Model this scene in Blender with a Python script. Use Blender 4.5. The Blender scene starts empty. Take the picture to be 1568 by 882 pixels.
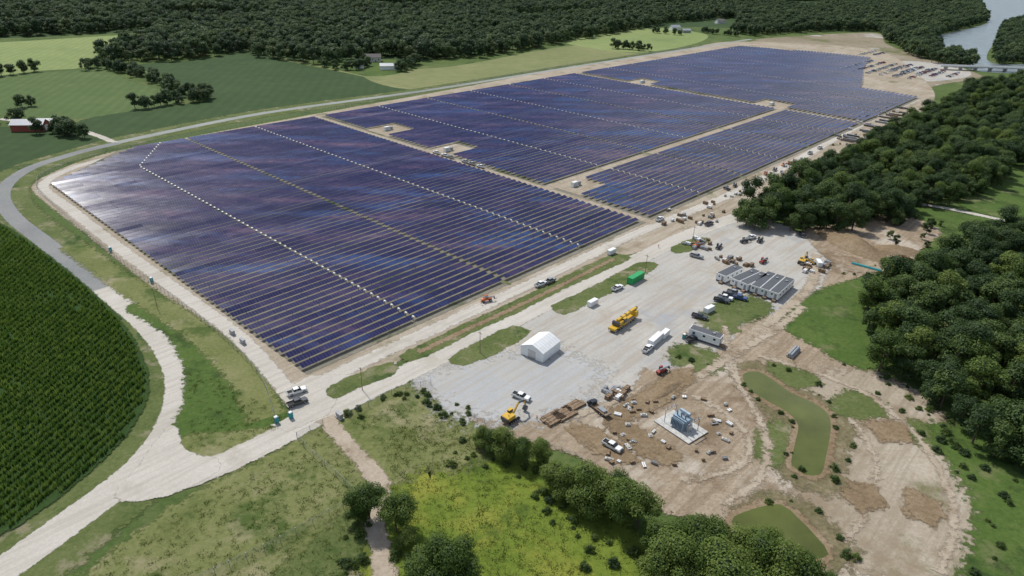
import bpy, math, random
import numpy as np
from mathutils import Vector, Matrix
random.seed(7); rng=np.random.default_rng(7)
scene=bpy.context.scene
# ---------------- image pixel coordinates -> ground metres, cast through the estimated camera ----------------
H=120.0; F=1032.0; CX,CY=784.0,441.0
dn=np.array([-.02723,.89143,.45236]); dn/=np.linalg.norm(dn)
fw=np.array([0,0,1.])-dn[2]*dn; fw/=np.linalg.norm(fw)
rt=np.cross(dn,fw)
def G(u,v,h=0.0):
    ray=np.array([u-CX,v-CY,F]); t=(H-h)/(ray@dn)
    return np.array([t*(ray@rt),t*(ray@fw)])
def hdir(u,v):
    ray=np.array([u-CX,v-CY,F]); w=np.array([ray@rt,ray@fw]); return w/np.linalg.norm(w)
Ad=hdir(-470,-121); Bd=hdir(1854,-50)
Bd=Bd-(Bd@Ad)*Ad; Bd/=np.linalg.norm(Bd)
O=G(465,570)
angB=math.atan2(Bd[1],Bd[0])
def plan(a,b): return O+a*Ad+b*Bd
def inv(p):
    q=np.array(p)-O; return q@Ad,q@Bd
# ---------------- camera ----------------
cam=bpy.data.cameras.new("camera"); co=bpy.data.objects.new("camera",cam); scene.collection.objects.link(co)
cam.sensor_width=36; cam.lens=36*F/1568; cam.clip_end=20000; cam.clip_start=0.5
def cvw(e): e=np.array(e,float); return (e@rt,e@fw,-(e@dn))
c0,c1,c2=cvw((1,0,0)),cvw((0,-1,0)),cvw((0,0,-1))
co.matrix_world=Matrix(((c0[0],c1[0],c2[0],0),(c0[1],c1[1],c2[1],0),(c0[2],c1[2],c2[2],H),(0,0,0,1)))
scene.camera=co
scene.view_settings.view_transform='Standard'; scene.view_settings.look='None'; scene.view_settings.exposure=0
# ---------------- light ----------------
el=math.radians(53); sh=Vector((-.58,.81)).normalized()
s=Vector((sh.x*math.cos(el),sh.y*math.cos(el),math.sin(el)))
sl=bpy.data.lights.new("sun",'SUN'); sl.energy=3.8; sl.angle=math.radians(.6); sl.color=(1,.965,.90)
so=bpy.data.objects.new("sun",sl); scene.collection.objects.link(so); so.rotation_euler=s.to_track_quat('Z','Y').to_euler(); so.location=(0,0,400)
w=bpy.data.worlds.new("World"); scene.world=w; w.use_nodes=True; nt=w.node_tree
bg=nt.nodes['Background']; sky=nt.nodes.new('ShaderNodeTexSky'); sky.sky_type='NISHITA'; sky.sun_disc=False
sky.sun_elevation=el; sky.sun_rotation=math.atan2(sh.x,sh.y)%(2*math.pi)
tc=nt.nodes.new('ShaderNodeTexCoord'); nz=nt.nodes.new('ShaderNodeTexNoise'); nz.inputs['Scale'].default_value=3.2; nz.inputs['Detail'].default_value=5
mp=nt.nodes.new('ShaderNodeMapping'); mp.inputs['Scale'].default_value=(1,1,2.0)
rp=nt.nodes.new('ShaderNodeValToRGB'); rp.color_ramp.elements[0].position=.5; rp.color_ramp.elements[1].position=.62
mx=nt.nodes.new('ShaderNodeMix'); mx.data_type='RGBA'; mx.inputs[7].default_value=(8,8.3,9,1)
nt.links.new(tc.outputs['Generated'],mp.inputs[0]); nt.links.new(mp.outputs[0],nz.inputs['Vector']); nt.links.new(nz.outputs[0],rp.inputs[0])
nt.links.new(rp.outputs[0],mx.inputs[0]); nt.links.new(sky.outputs[0],mx.inputs[6]); nt.links.new(mx.outputs[2],bg.inputs[0])
bg.inputs[1].default_value=.105
# ---------------- materials ----------------
def newmat(name):
    m=bpy.data.materials.new(name); m.use_nodes=True; nt=m.node_tree; return m,nt,nt.nodes['Principled BSDF'],nt.nodes['Material Output']
def math_(nt,op,a,b=None,c=None,clamp=False):
    n=nt.nodes.new('ShaderNodeMath'); n.operation=op; n.use_clamp=clamp
    for i,x in enumerate((a,b,c)):
        if x is None: continue
        if isinstance(x,(int,float)): n.inputs[i].default_value=x
        else: nt.links.new(x,n.inputs[i])
    return n.outputs[0]
def noise_(nt,vec,scale,detail=6,rough=.6):
    n=nt.nodes.new('ShaderNodeTexNoise'); n.inputs['Scale'].default_value=scale; n.inputs['Detail'].default_value=detail; n.inputs['Roughness'].default_value=rough
    nt.links.new(vec,n.inputs['Vector']); return n.outputs[0]
def ramp_(nt,fac,stops):
    n=nt.nodes.new('ShaderNodeValToRGB'); e=n.color_ramp.elements
    while len(e)<len(stops): e.new(.5)
    for i,(p,c) in enumerate(stops):
        e[i].position=p; e[i].color=(c[0],c[1],c[2],1) if not isinstance(c,(int,float)) else (c,c,c,1)
    nt.links.new(fac,n.inputs[0]); return n.outputs[0]
def mix_(nt,f,a,b):
    n=nt.nodes.new('ShaderNodeMix'); n.data_type='RGBA'
    for i,x in ((0,f),(6,a),(7,b)):
        if isinstance(x,(int,float)): n.inputs[i].default_value=x
        elif isinstance(x,tuple): n.inputs[i].default_value=(*x[:3],1)
        else: nt.links.new(x,n.inputs[i])
    return n.outputs[2]
def mapn(nt,src,rot=0,scale=(1,1,1),loc=(0,0,0)):
    n=nt.nodes.new('ShaderNodeMapping'); n.inputs['Rotation'].default_value=(0,0,rot); n.inputs['Scale'].default_value=scale; n.inputs['Location'].default_value=loc; nt.links.new(src,n.inputs[0]); return n.outputs[0]
def ground(name,cols,s1=.02,s2=.6,patch=None,patch2=None,stripe=None,feather=True,bump=.3,rough=.95,streak=None):
    m,nt,bs,out=newmat(name)
    tc=nt.nodes.new('ShaderNodeTexCoord').outputs['Object']
    a=noise_(nt,tc,s1,8,.65); b=noise_(nt,tc,s2,7,.7)
    v=math_(nt,'ADD',math_(nt,'MULTIPLY',a,.5),math_(nt,'MULTIPLY',b,.5))
    k=len(cols); col=ramp_(nt,v,[(.36+.28*i/(k-1),c) for i,c in enumerate(cols)])
    for j,p in enumerate((patch,patch2)):
        if p:
            pc,ps,th,wd=p
            f=ramp_(nt,noise_(nt,mapn(nt,tc,loc=(31*j+5,17*j+9,3)),ps,9,.68),[(th,0.),(th+wd,1.)]); col=mix_(nt,f,col,pc)
    if streak: # wheel-worn streaks running with the traffic
        sc,amt=streak
        r=mapn(nt,tc,-angB); n3=noise_(nt,mapn(nt,r,0,(.035,.55,1)),1.,7,.6)
        col=mix_(nt,math_(nt,'MULTIPLY',ramp_(nt,n3,[(.47,0.),(.60,1.)]),amt),col,sc)
    if stripe:
        ang,sp,dc,st=stripe
        wv=nt.nodes.new('ShaderNodeTexWave'); wv.inputs['Scale'].default_value=.314/sp*1.0; wv.inputs['Distortion'].default_value=1.2; wv.inputs['Detail Scale'].default_value=.2*sp
        nt.links.new(mapn(nt,tc,ang),wv.inputs['Vector'])
        f=math_(nt,'MULTIPLY',wv.outputs[1],st); col=mix_(nt,f,col,dc)
    nt.links.new(col,bs.inputs['Base Color']); bs.inputs['Roughness'].default_value=rough; bs.inputs['Specular IOR Level'].default_value=.15
    if bump:
        bn=nt.nodes.new('ShaderNodeBump'); bn.inputs['Strength'].default_value=bump; bn.inputs['Distance'].default_value=.5
        nt.links.new(b,bn.inputs['Height']); nt.links.new(bn.outputs[0],bs.inputs['Normal'])
    if feather:
        at=nt.nodes.new('ShaderNodeAttribute'); at.attribute_name='fe'
        nf=noise_(nt,tc,.45,8,.75)
        x=math_(nt,'ADD',at.outputs['Fac'],math_(nt,'MULTIPLY',math_(nt,'SUBTRACT',nf,.5),2.2))
        x=math_(nt,'MULTIPLY_ADD',math_(nt,'SUBTRACT',x,.5),4,.5,clamp=True)
        x=math_(nt,'MAXIMUM',x,math_(nt,'GREATER_THAN',at.outputs['Fac'],.995))
        nt.links.new(x,bs.inputs['Alpha'])
    return m
def plain(name,c,rough=.5,metal=0.,var=.12,scale=2.,spec=.5,coat=0.):
    m,nt,bs,out=newmat(name)
    tc=nt.nodes.new('ShaderNodeTexCoord').outputs['Object']
    n=noise_(nt,tc,scale,6,.65)
    lo=tuple(x*(1-var*2) for x in c); hi=tuple(min(1,x*(1+var)) for x in c)
    nt.links.new(ramp_(nt,n,[(.3,lo),(.65,hi)]),bs.inputs['Base Color'])
    bs.inputs['Roughness'].default_value=rough; bs.inputs['Metallic'].default_value=metal; bs.inputs['Specular IOR Level'].default_value=spec
    bs.inputs['Coat Weight'].default_value=coat
    return m
M={}
M['grass']=ground('grass',[(.05,.082,.023),(.078,.12,.032),(.12,.155,.048)],.012,.5,patch=((.145,.165,.065),.02,.53,.12),patch2=((.033,.062,.017),.035,.56,.1),feather=False,bump=.6)
M['meadow']=ground('meadow',[(.085,.13,.018),(.135,.185,.026),(.18,.23,.04)],.04,.8,patch=((.25,.25,.045),.05,.52,.16),patch2=((.07,.11,.018),.09,.55,.12),bump=.7)
M['olive']=ground('olive_grass',[(.10,.125,.037),(.16,.175,.063),(.22,.215,.10)],.05,.9,patch=((.27,.245,.145),.06,.54,.12),patch2=((.07,.105,.026),.07,.53,.1),bump=.5)
M['verge']=ground('verge_grass',[(.065,.092,.027),(.105,.132,.042),(.155,.17,.073)],.05,.9,patch=((.25,.22,.145),.12,.55,.12),patch2=((.045,.08,.02),.08,.54,.1),bump=.6)
M['brightgrass']=ground('bright_grass',[(.045,.085,.018),(.072,.12,.026),(.108,.152,.04)],.03,.7,patch=((.037,.066,.016),.07,.53,.1),patch2=((.16,.165,.075),.05,.57,.1),bump=.7)
M['corn']=ground('corn_soil',[(.022,.05,.012),(.032,.065,.016),(.045,.08,.02)],.015,1.2,bump=.5)
M['crop_dark']=ground('crop_field_dark',[(.032,.062,.022),(.042,.077,.026),(.057,.09,.032)],.006,.08,stripe=(math.radians(-8),9,(.03,.058,.02),.35),patch=((.063,.098,.036),.008,.54,.15),bump=.3)
M['crop_mid']=ground('crop_field_mid',[(.068,.112,.036),(.088,.135,.043),(.112,.162,.054)],.006,.08,stripe=(math.radians(-15),8,(.062,.10,.033),.4),patch=((.14,.175,.068),.008,.54,.15))
M['crop_light']=ground('crop_field_light',[(.17,.225,.08),(.22,.27,.098),(.27,.31,.125)],.006,.08,stripe=(math.radians(-15),8,(.15,.205,.075),.4),patch=((.13,.175,.06),.008,.56,.15))
M['khaki']=ground('khaki_field',[(.15,.17,.068),(.20,.21,.09),(.26,.25,.125)],.006,.08,stripe=(math.radians(40),9,(.16,.19,.075),.5),patch=((.13,.175,.063),.008,.53,.15))
GS=((.35,.30,.24),.55)
M['gravel']=ground('pale_gravel',[(.42,.39,.34),(.49,.46,.405),(.56,.53,.475)],.03,1.5,patch=((.38,.34,.28),.05,.56,.12),bump=.15,streak=((.37,.34,.29),.5))
M['yard']=ground('yard_gravel',[(.35,.34,.31),(.42,.405,.37),(.50,.475,.43)],.025,1.2,patch=((.35,.31,.25),.04,.54,.12),patch2=((.34,.345,.35),.03,.54,.1),bump=.25,streak=GS)
M['bluegravel']=ground('blue_gravel',[(.34,.35,.355),(.39,.395,.395),(.45,.445,.43)],.03,1.2,patch=((.42,.395,.35),.05,.50,.12),bump=.2,streak=((.37,.345,.30),.6))
M['dirt']=ground('bare_dirt',[(.25,.19,.13),(.35,.28,.20),(.45,.375,.29)],.035,.9,patch=((.20,.145,.09),.045,.53,.10),patch2=((.47,.415,.34),.03,.53,.08),bump=1.,streak=((.22,.165,.11),.55))
M['tan']=ground('tan_dirt',[(.30,.25,.18),(.38,.325,.25),(.46,.41,.335)],.03,.9,patch=((.17,.165,.085),.05,.565,.10),patch2=((.25,.195,.13),.03,.55,.1),bump=.6,streak=((.26,.21,.15),.55))
M['pathdirt']=ground('path_dirt',[(.30,.24,.175),(.39,.325,.25),(.48,.415,.34)],.06,1.2,patch=((.22,.18,.11),.15,.57,.1),bump=.5)
M['fardirt']=ground('brown_field',[(.19,.155,.10),(.25,.21,.145),(.33,.29,.23)],.01,.2,patch=((.13,.14,.06),.012,.54,.1),patch2=((.40,.39,.36),.01,.57,.06),bump=.3)
M['arrayground']=ground('array_ground',[(.15,.14,.11),(.20,.185,.145),(.26,.24,.195)],.03,.7,patch=((.08,.095,.045),.04,.54,.1),bump=.3)
M['brown']=ground('disturbed_soil',[(.17,.12,.07),(.245,.18,.11),(.33,.26,.18)],.05,.9,bump=1.)
M['bank']=ground('pond_bank',[(.10,.10,.045),(.17,.145,.08),(.28,.23,.155)],.12,.9,bump=.7)
M['track']=ground('wheel_tracks',[(.32,.26,.19),(.40,.335,.255),(.48,.415,.33)],.06,1.4,patch=((.27,.21,.145),.1,.52,.12),bump=.5)
M['asphalt']=ground('worn_asphalt',[(.18,.185,.185),(.225,.23,.225),(.27,.27,.26)],.04,1.,bump=.1)
M['asphaltgrey']=ground('grey_road',[(.23,.245,.23),(.285,.30,.275),(.34,.345,.32)],.03,1.,bump=.1)
M['concrete']=plain('concrete',(.5,.49,.46),.85,var=.15,scale=1.)
def watermat(name,c,rough=.12):
    m,nt,bs,out=newmat(name); tc=nt.nodes.new('ShaderNodeTexCoord').outputs['Object']
    nt.links.new(ramp_(nt,noise_(nt,tc,.06,5),[(.35,tuple(x*.75 for x in c)),(.65,tuple(x*1.2 for x in c))]),bs.inputs['Base Color'])
    bs.inputs['Roughness'].default_value=rough
    bn=nt.nodes.new('ShaderNodeBump'); bn.inputs['Strength'].default_value=.12; bn.inputs['Distance'].default_value=.1
    nt.links.new(noise_(nt,tc,1.2,3),bn.inputs['Height']); nt.links.new(bn.outputs[0],bs.inputs['Normal']); return m
M['pond']=watermat('pond_water',(.095,.11,.022),.08); M['river']=watermat('river_water',(.17,.21,.22),.3)
M['white']=plain('white_paint',(.78,.79,.78),.45,var=.04); M['roofdark']=plain('dark_roof',(.085,.09,.10),.6)
M['fabric']=plain('white_fabric',(.8,.81,.8),.6,var=.03,scale=.6)
M['black']=plain('rubber',(.02,.02,.02),.85); M['glass']=plain('tinted_glass',(.015,.02,.025),.08,spec=.8)
M['steel']=plain('galvanised_steel',(.36,.38,.40),.5,.4); M['yellow']=plain('machine_yellow',(.62,.38,.03),.45)
M['orange']=plain('machine_orange',(.60,.14,.04),.45); M['red']=plain('red_paint',(.33,.04,.03),.4,coat=.3)
M['green']=plain('green_container_paint',(.02,.33,.10),.5); M['teal']=plain('teal_plastic',(.02,.28,.30),.5)
M['grey']=plain('grey_paint',(.28,.29,.30),.4,coat=.4); M['dark']=plain('dark_paint',(.03,.035,.045),.3,coat=.6); M['blue']=plain('blue_paint',(.04,.09,.24),.3,coat=.5)
M['silver']=plain('silver_paint',(.5,.51,.52),.3,.4,coat=.5); M['timber']=plain('timber',(.24,.165,.10),.85,var=.35); M['rust']=plain('rust_red_wall',(.30,.07,.05),.8)
M['transformer']=plain('transformer_grey',(.30,.40,.48),.45); M['bark']=plain('bark',(.12,.09,.065),.9,var=.25); M['brick']=plain('house_wall',(.55,.53,.48),.8); M['shingle']=plain('shingles',(.16,.14,.13),.9)
def leafmat(name,cols,tr=.25):
    m,nt,bs,out=newmat(name)
    tc=nt.nodes.new('ShaderNodeTexCoord').outputs['Object']; oi=nt.nodes.new('ShaderNodeObjectInfo').outputs['Random']
    v=math_(nt,'ADD',math_(nt,'MULTIPLY',noise_(nt,tc,.7,4),.5),math_(nt,'MULTIPLY',oi,.5))
    c=ramp_(nt,v,[(.25,cols[0]),(.5,cols[1]),(.74,cols[2])])
    nt.links.new(c,bs.inputs['Base Color']); bs.inputs['Roughness'].default_value=.6; bs.inputs['Specular IOR Level'].default_value=.25
    tl=nt.nodes.new('ShaderNodeBsdfTranslucent'); nt.links.new(c,tl.inputs[0]); ms=nt.nodes.new('ShaderNodeMixShader'); ms.inputs[0].default_value=tr
    nt.links.new(bs.outputs[0],ms.inputs[1]); nt.links.new(tl.outputs[0],ms.inputs[2]); nt.links.new(ms.outputs[0],out.inputs[0]); return m
M['leaffar_haze']=leafmat('leaves_far_haze',[(.043,.078,.034),(.070,.118,.045),(.13,.18,.065)],.3)  # lighter and bluer for distant trees: haze painted into the leaf colour
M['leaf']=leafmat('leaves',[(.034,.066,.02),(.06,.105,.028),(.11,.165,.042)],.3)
M['leafb']=leafmat('leaves_bright',[(.07,.12,.023),(.115,.175,.035),(.175,.235,.052)],.38)
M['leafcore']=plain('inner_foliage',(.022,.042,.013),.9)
M['tuft']=leafmat('weed_leaves',[(.09,.13,.03),(.135,.18,.04),(.20,.23,.065)],.4)
M['cornleaf']=leafmat('corn_leaves',[(.06,.12,.02),(.11,.185,.03),(.17,.245,.045)],.4)
# ---------------- sheets ----------------
def link(o): scene.collection.objects.link(o); return o
def crom(P,closed,n):
    P=np.array(P,float); N=len(P); out=[]
    for i in range(N if closed else N-1):
        if closed: p0,p1,p2,p3=P[(i-1)%N],P[i],P[(i+1)%N],P[(i+2)%N]
        else: p0,p1,p2,p3=P[max(i-1,0)],P[i],P[i+1],P[min(i+2,N-1)]
        L=np.linalg.norm(p2-p1); k=max(1,int(L/n))
        m1=(p2-p0)*.5; m2=(p3-p1)*.5
        for m in (m1,m2):
            q=np.linalg.norm(m)
            if q>L: m*=L/q
        for j in range(k):
            t=j/k; out.append((2*t**3-3*t*t+1)*p1+(t**3-2*t*t+t)*m1+(-2*t**3+3*t*t)*p2+(t**3-t*t)*m2)
    if not closed: out.append(P[-1])
    return np.array(out)
def normals(P,closed):
    if closed: T=np.roll(P,-1,0)-np.roll(P,1,0)
    else: T=np.gradient(P,axis=0)
    T/=np.maximum(np.linalg.norm(T,axis=1,keepdims=True),1e-6)
    return np.stack([T[:,1],-T[:,0]],1)
LZ=[0.0]
def nextz(): LZ[0]+=.004; return LZ[0]
def addfe(me,vals):
    at=me.attributes.new('fe','FLOAT','POINT'); at.data.foreach_set('value',vals)
def region(name,pts,mat,fe=2.,seg=4.,world=False,jit=.0,z=None,smooth=True):
    P=np.array(pts,float) if world else np.array([G(*p) for p in pts])
    area=.5*np.sum(P[:,0]*np.roll(P[:,1],-1)-np.roll(P[:,0],-1)*P[:,1])
    if area<0: P=P[::-1]
    if smooth: P=crom(P,True,seg)
    Nn=normals(P,True)
    if jit: P=P+Nn*rng.normal(0,jit,(len(P),1))
    b=P+Nn*fe; n=len(P); z=nextz() if z is None else z
    V=[(x,y,z) for x,y in P]+[(x,y,z-.0012-.0016*rng.random()) for x,y in b]
    Fc=[tuple(range(n))]+[(i,n+i,n+(i+1)%n,(i+1)%n) for i in range(n)]
    me=bpy.data.meshes.new(name); me.from_pydata(V,[],Fc); addfe(me,[1.]*n+[0.]*n); me.materials.append(M[mat])
    return link(bpy.data.objects.new(name,me))
def ribbon(name,pts,wd,mat,fe=1.5,seg=4.,world=False,closed=False,wl=None,core=1.):
    P=np.array(pts,float) if world else np.array([G(*p) for p in pts])
    P=crom(P,closed,seg); Nn=normals(P,closed); n=len(P); z=nextz()
    if wl is not None: wd=np.interp(np.linspace(0,1,n),np.linspace(0,1,len(wl)),wl)[:,None]
    offs=[-(wd/2+fe/2),-(wd/2-fe/2),(wd/2-fe/2),(wd/2+fe/2)]
    V=[];vals=[]
    for k,o in enumerate(offs):
        for x,y in P+Nn*o: V.append((x,y,z-(.0008*rng.random() if k in(1,2) else .0012+.0016*rng.random()))); vals.append(0. if k in(0,3) else core)
    Fc=[]
    m=n if closed else n-1
    for k in range(3):
        for i in range(m):
            j=(i+1)%n; Fc.append((k*n+i,(k+1)*n+i,(k+1)*n+j,k*n+j))
    me=bpy.data.meshes.new(name); me.from_pydata(V,[],Fc); addfe(me,vals); me.materials.append(M[mat])
    return link(bpy.data.objects.new(name,me))
me=bpy.data.meshes.new('ground'); S=9000; me.from_pydata([(-S,-S,0),(S,-S,0),(S,S,0),(-S,S,0)],[],[(0,1,2,3)]); me.materials.append(M['grass']); link(bpy.data.objects.new('ground',me))
fieldA=[(-200,75),(0,65),(235,52),(245,62),(150,85),(130,103),(60,108),(0,115),(-200,130)]
fieldB=[(-200,130),(0,117),(140,107),(200,125),(275,150),(220,168),(100,182),(0,176),(-200,190)]
fieldC=[(120,188),(220,168),(325,152),(290,133),(240,113),(215,99),(300,92),(375,83),(480,103),(620,130),(642,139),(400,173),(200,214)]
fieldD=[(560,113),(700,101),(880,70),(980,82),(1070,68),(900,98),(655,137)]
fieldE=[(870,63),(1000,43),(1078,52),(1065,66),(985,80),(900,73)]
region('forest_floor',[(-400,50),(0,58),(240,50),(380,84),(640,92),(1000,42),(1340,48),(1500,30),(1500,-20),(-400,-40)],'crop_dark',5,20)
region('crop_field',fieldA,'crop_light',3,10); region('crop_field',fieldB,'crop_mid',3,10); region('crop_field',fieldC,'crop_dark',3,10)
region('hay_field',fieldD,'khaki',3,10); region('hay_field',fieldE,'crop_light',3,10)
region('farmyard_lawn',[(485,100),(520,92),(610,92),(640,98),(610,112),(560,116)],'brightgrass',3,6)
region('crop_field',[(-200,195),(0,195),(60,200),(130,205),(150,218),(60,240),(0,262),(-200,330)],'crop_dark',3,6)
region('bare_ground',[(1150,62),(1250,54),(1340,51),(1356,68),(1425,92),(1480,108),(1500,118),(1440,128),(1390,135),(1340,100),(1300,78),(1200,70)],'fardirt',6,10)
clearings=[[(150,30),(330,22),(420,26),(300,33)],[(760,24),(900,20),(960,26),(800,32)],[(1000,8),(1130,4),(1150,10),(1020,14)],[(560,12),(700,8),(720,14),(600,18)],[(-100,40),(80,34),(200,38),(20,46)]]
for i,f_ in enumerate(clearings): region('clearing',f_,'crop_light' if i%2 else 'khaki',5,15)
region('car_park',[(1345,98),(1400,94),(1470,104),(1482,116),(1430,124),(1385,122)],'yard',4,6)
riverP=[(1494,-30),(1500,5),(1512,34),(1440,54),(1424,68),(1450,80),(1492,86),(1490,108),(1640,112),(1640,96),(1518,96),(1524,62),(1536,37),(1568,28),(1640,22),(1640,-30)]
region('river',riverP,'river',.1,15)
ribbon('farm_track',[(375,76),(480,100),(655,138)],4,'khaki',1.5,8)
road_n=[(176,219),(400,174),(650,139),(900,99),(1060,74),(1150,60)]
ribbon('road_verge',road_n,26,'verge',5,8)
region('solar_site_ground',[(52,288),(70,272),(120,250),(190,230),(480,176),(700,136),(870,104),(1050,76),(1130,64),(1330,75),(1400,112),(1428,152),(1345,205),(1240,270),(1130,325),(1010,375),(960,388),(860,425),(720,488),(612,543),(600,558),(520,588),(498,622),(455,645),(430,622),(400,565),(345,512),(250,447),(130,352)],'tan',3,6)
ribbon('road',road_n,7,'asphaltgrey',1,8)
ribbon('road',[(0,182),(60,190),(110,196),(150,208),(176,219)],4.5,'gravel',1.5,5)
ribbon('road_verge',[(176,219),(110,238),(50,256),(15,278),(3,302),(22,334),(70,372),(158,444),(215,488),(262,545),(276,600),(262,655),(180,745),(110,800),(30,860),(-60,925)],24,'verge',5,5)
ribbon('road',[(182,219),(150,226),(108,237),(50,256),(15,278),(3,302),(22,334),(70,372),(118,411),(158,444)],7.2,'asphalt',.8,3)
ribbon('road',[(156,442),(190,467),(226,497),(258,535),(277,580),(274,622),(258,660),(225,705),(180,745),(110,797),(30,855),(-60,915)],8,'gravel',1.2,3,wl=[7.2,8,8.2,8.4,8.5,9,9,9,9,9])
region('grassland',[(200,470),(240,465),(330,520),(400,590),(440,640),(425,662),(350,690),(290,690),(275,665),(292,610),(290,560),(262,510)],'brightgrass',4,4)
region('dry_grass',[(275,676),(300,668),(350,668),(420,658),(438,662),(400,676),(320,700),(288,700)],'olive',3,3)
ribbon('mown_verge',[(110,375),(200,440),(300,505),(370,570),(410,640)],10,'olive',5,5)
region('meadow_left',[(290,775),(450,690),(495,655),(530,700),(560,745),(545,800),(480,850),(380,905),(220,950),(80,950)],'olive',6,5)
region('meadow_left',[(480,850),(545,790),(560,830),(565,950),(380,950)],'verge',6,5)
region('meadow',[(600,660),(700,640),(760,690),(880,770),(960,830),(1010,870),(1030,950),(610,950),(595,800),(605,740)],'meadow',8,5)
region('meadow_dry',[(530,645),(590,610),(650,600),(700,625),(735,670),(690,700),(640,690),(600,720),(560,690)],'olive',12,4)
# array ground and service roads
ribbon('perimeter_track',[(440,598),(370,520),(300,466),(180,378),(110,322),(66,285),(110,258),(190,236)],5.5,'gravel',2.,4)
ribbon('perimeter_track',[(480,590),(640,515),(770,455),(965,362),(1120,297),(1230,240),(1330,185),(1405,152)],6,'gravel',3,4)
ribbon('laydown_track',[(1060,357),(1130,310),(1200,275),(1270,235),(1330,200),(1420,155)],9,'tan',3,4)
def bend(a): return float(np.interp(a,[0,55,62,100,125,200,292],[668,672,700,820,925,915,880]))
P=[plan(-1.5,1),plan(-1.5,186),plan(-2,510),plan(-2,665),plan(55,672),plan(100,815),plan(125,920),plan(200,912),plan(292,878),plan(292,50),plan(248,1)]
region('array_ground',P,'arrayground',2,6,world=True,smooth=False)
holes=[]
for u,v,da,db in ((598,199,13,12),(690,231,12,13),(885,284,11,12),(985,127,12,20),(1183,161,14,14)):
    a,b=inv(G(u,v)); holes.append((a,b,da,db))
ribbon('service_road',[plan(-6,191.5),plan(100,191.5),plan(297,191.5)],5,'tan',1.5,8,world=True)
ribbon('service_road',[plan(-6,509),plan(297,509)],4.5,'tan',1.5,8,world=True)
ribbon('service_road',[plan(65,191),plan(65,509)],6.5,'tan',1.5,8,world=True)
for b_ in (90.8,297.5,400): ribbon('service_strip',[plan(-3,b_),plan(290,b_)],1.2,'olive',.8,8,world=True)
for (a,b,da,db) in holes: region('inverter_pad',[plan(a-da,b-db),plan(a-da,b+db),plan(a+da,b+db),plan(a+da,b-db)],'tan',3,4,world=True,smooth=False)
ZA=LZ[0]
# construction site
region('bare_dirt_site',[(700,618),(770,600),(900,560),(1040,540),(1100,500),(1200,480),(1255,430),(1270,400),(1230,372),(1250,352),(1330,350),(1400,395),(1360,410),(1300,425),(1220,470),(1210,500),(1265,535),(1340,575),(1400,600),(1440,655),(1475,720),(1508,800),(1500,880),(1480,960),(1330,960),(1250,850),(1120,800),(1010,775),(940,725),(860,680),(780,665),(740,645)],'dirt',4,5,jit=.5)
region('graded_soil',[(1250,600),(1330,585),(1410,640),(1460,720),(1490,800),(1470,860),(1330,850),(1270,790),(1250,740),(1285,660)],'tan',14,5,jit=.8)
region('yard',[(640,578),(700,552),(760,530),(850,474),(960,420),(1010,395),(1060,362),(1130,336),(1190,345),(1235,372),(1262,400),(1235,455),(1200,478),(1140,482),(1095,530),(1035,558),(980,560),(955,590),(880,632),(800,640),(715,628),(668,602)],'yard',5,4,jit=.4)
region('yard_gravel',[(690,588),(740,572),(800,566),(850,558),(880,572),(860,592),(820,610),(765,614),(720,606)],'bluegravel',22,8)
ribbon('gravel_road',[(225,748),(300,727),(400,683),(500,631),(640,563),(745,512),(850,459),(1000,386),(1060,357),(1130,332)],8.5,'gravel',1.5,4)
region('road_junction',[(262,655),(280,692),(330,706),(330,722),(270,752),(215,765),(180,760),(215,715)],'gravel',1.5,2)
region('gate_apron',[(430,606),(475,578),(560,575),(606,556),(500,605),(512,612),(500,634),(440,660),(420,652),(450,638),(445,620)],'gravel',1.5,2,smooth=False)
ribbon('dirt_path',[(498,640),(520,668),(548,697),(573,728),(584,765),(575,805),(585,850),(596,930)],5.2,'pathdirt',2.5,2,wl=[5,4,4,5.5,5,4.5,5,6])
for P in ([(503,598),(530,582),(570,566),(600,557),(606,566),(585,580),(545,594),(512,609)],
          [(615,545),(720,495),(800,458),(900,408),(945,390),(962,396),(880,434),(790,478),(720,510),(650,546),(622,552)],
          [(690,551),(735,524),(785,502),(808,508),(790,522),(755,542),(705,559)],
          [(847,470),(900,445),(980,404),(1005,406),(970,430),(905,462),(862,481)],
          [(1030,381),(1060,367),(1085,366),(1060,382),(1035,388)]):
    region('grass_island',P,'verge',1.6,2,jit=.2)
ribbon('drainage_swale',[(640,540),(720,503),(800,466),(880,427),(940,397)],2.2,'brown',2.,3)
for P in ([(1085,495),(1105,470),(1150,460),(1170,475),(1130,490),(1110,505)],[(1035,540),(1060,535),(1095,552),(1080,565),(1045,555)],[(1138,578),(1160,562),(1215,598),(1270,628),(1290,660),(1268,725),(1285,740),(1230,742),(1200,715),(1215,650),(1190,635)],
          [(1285,628),(1320,605),(1340,620),(1320,635)],[(1390,655),(1430,660),(1460,695),(1430,685)],[(1140,790),(1190,765),(1220,775),(1285,840),(1240,860),(1150,830)],[(1190,562),(1215,564),(1240,585),(1210,585)],[(1165,690),(1198,655),(1200,690),(1176,708)]):
    region('weedy_patch',P,'bank' if len(P)>5 and P[0][0]>1100 and P[0][1]>570 else 'verge',7,3,jit=.5)
region('bright_meadow',[(1205,495),(1250,455),(1310,435),(1380,418),(1430,380),(1380,352),(1330,345),(1400,320),(1460,330),(1568,340),(1640,350),(1640,480),(1400,520),(1320,560),(1260,530)],'brightgrass',6,5)
region('bright_meadow',[(1470,310),(1520,280),(1545,255),(1640,250),(1640,340),(1540,335)],'brightgrass',4,5)
region('side_meadow',[(1450,660),(1568,700),(1700,720),(1700,960),(1510,960),(1522,800),(1484,720)],'brightgrass',9,5)
ribbon('gravel_path',[(1400,312),(1440,318),(1500,330),(1568,345),(1650,362)],4,'gravel',1.5,4)
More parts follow.
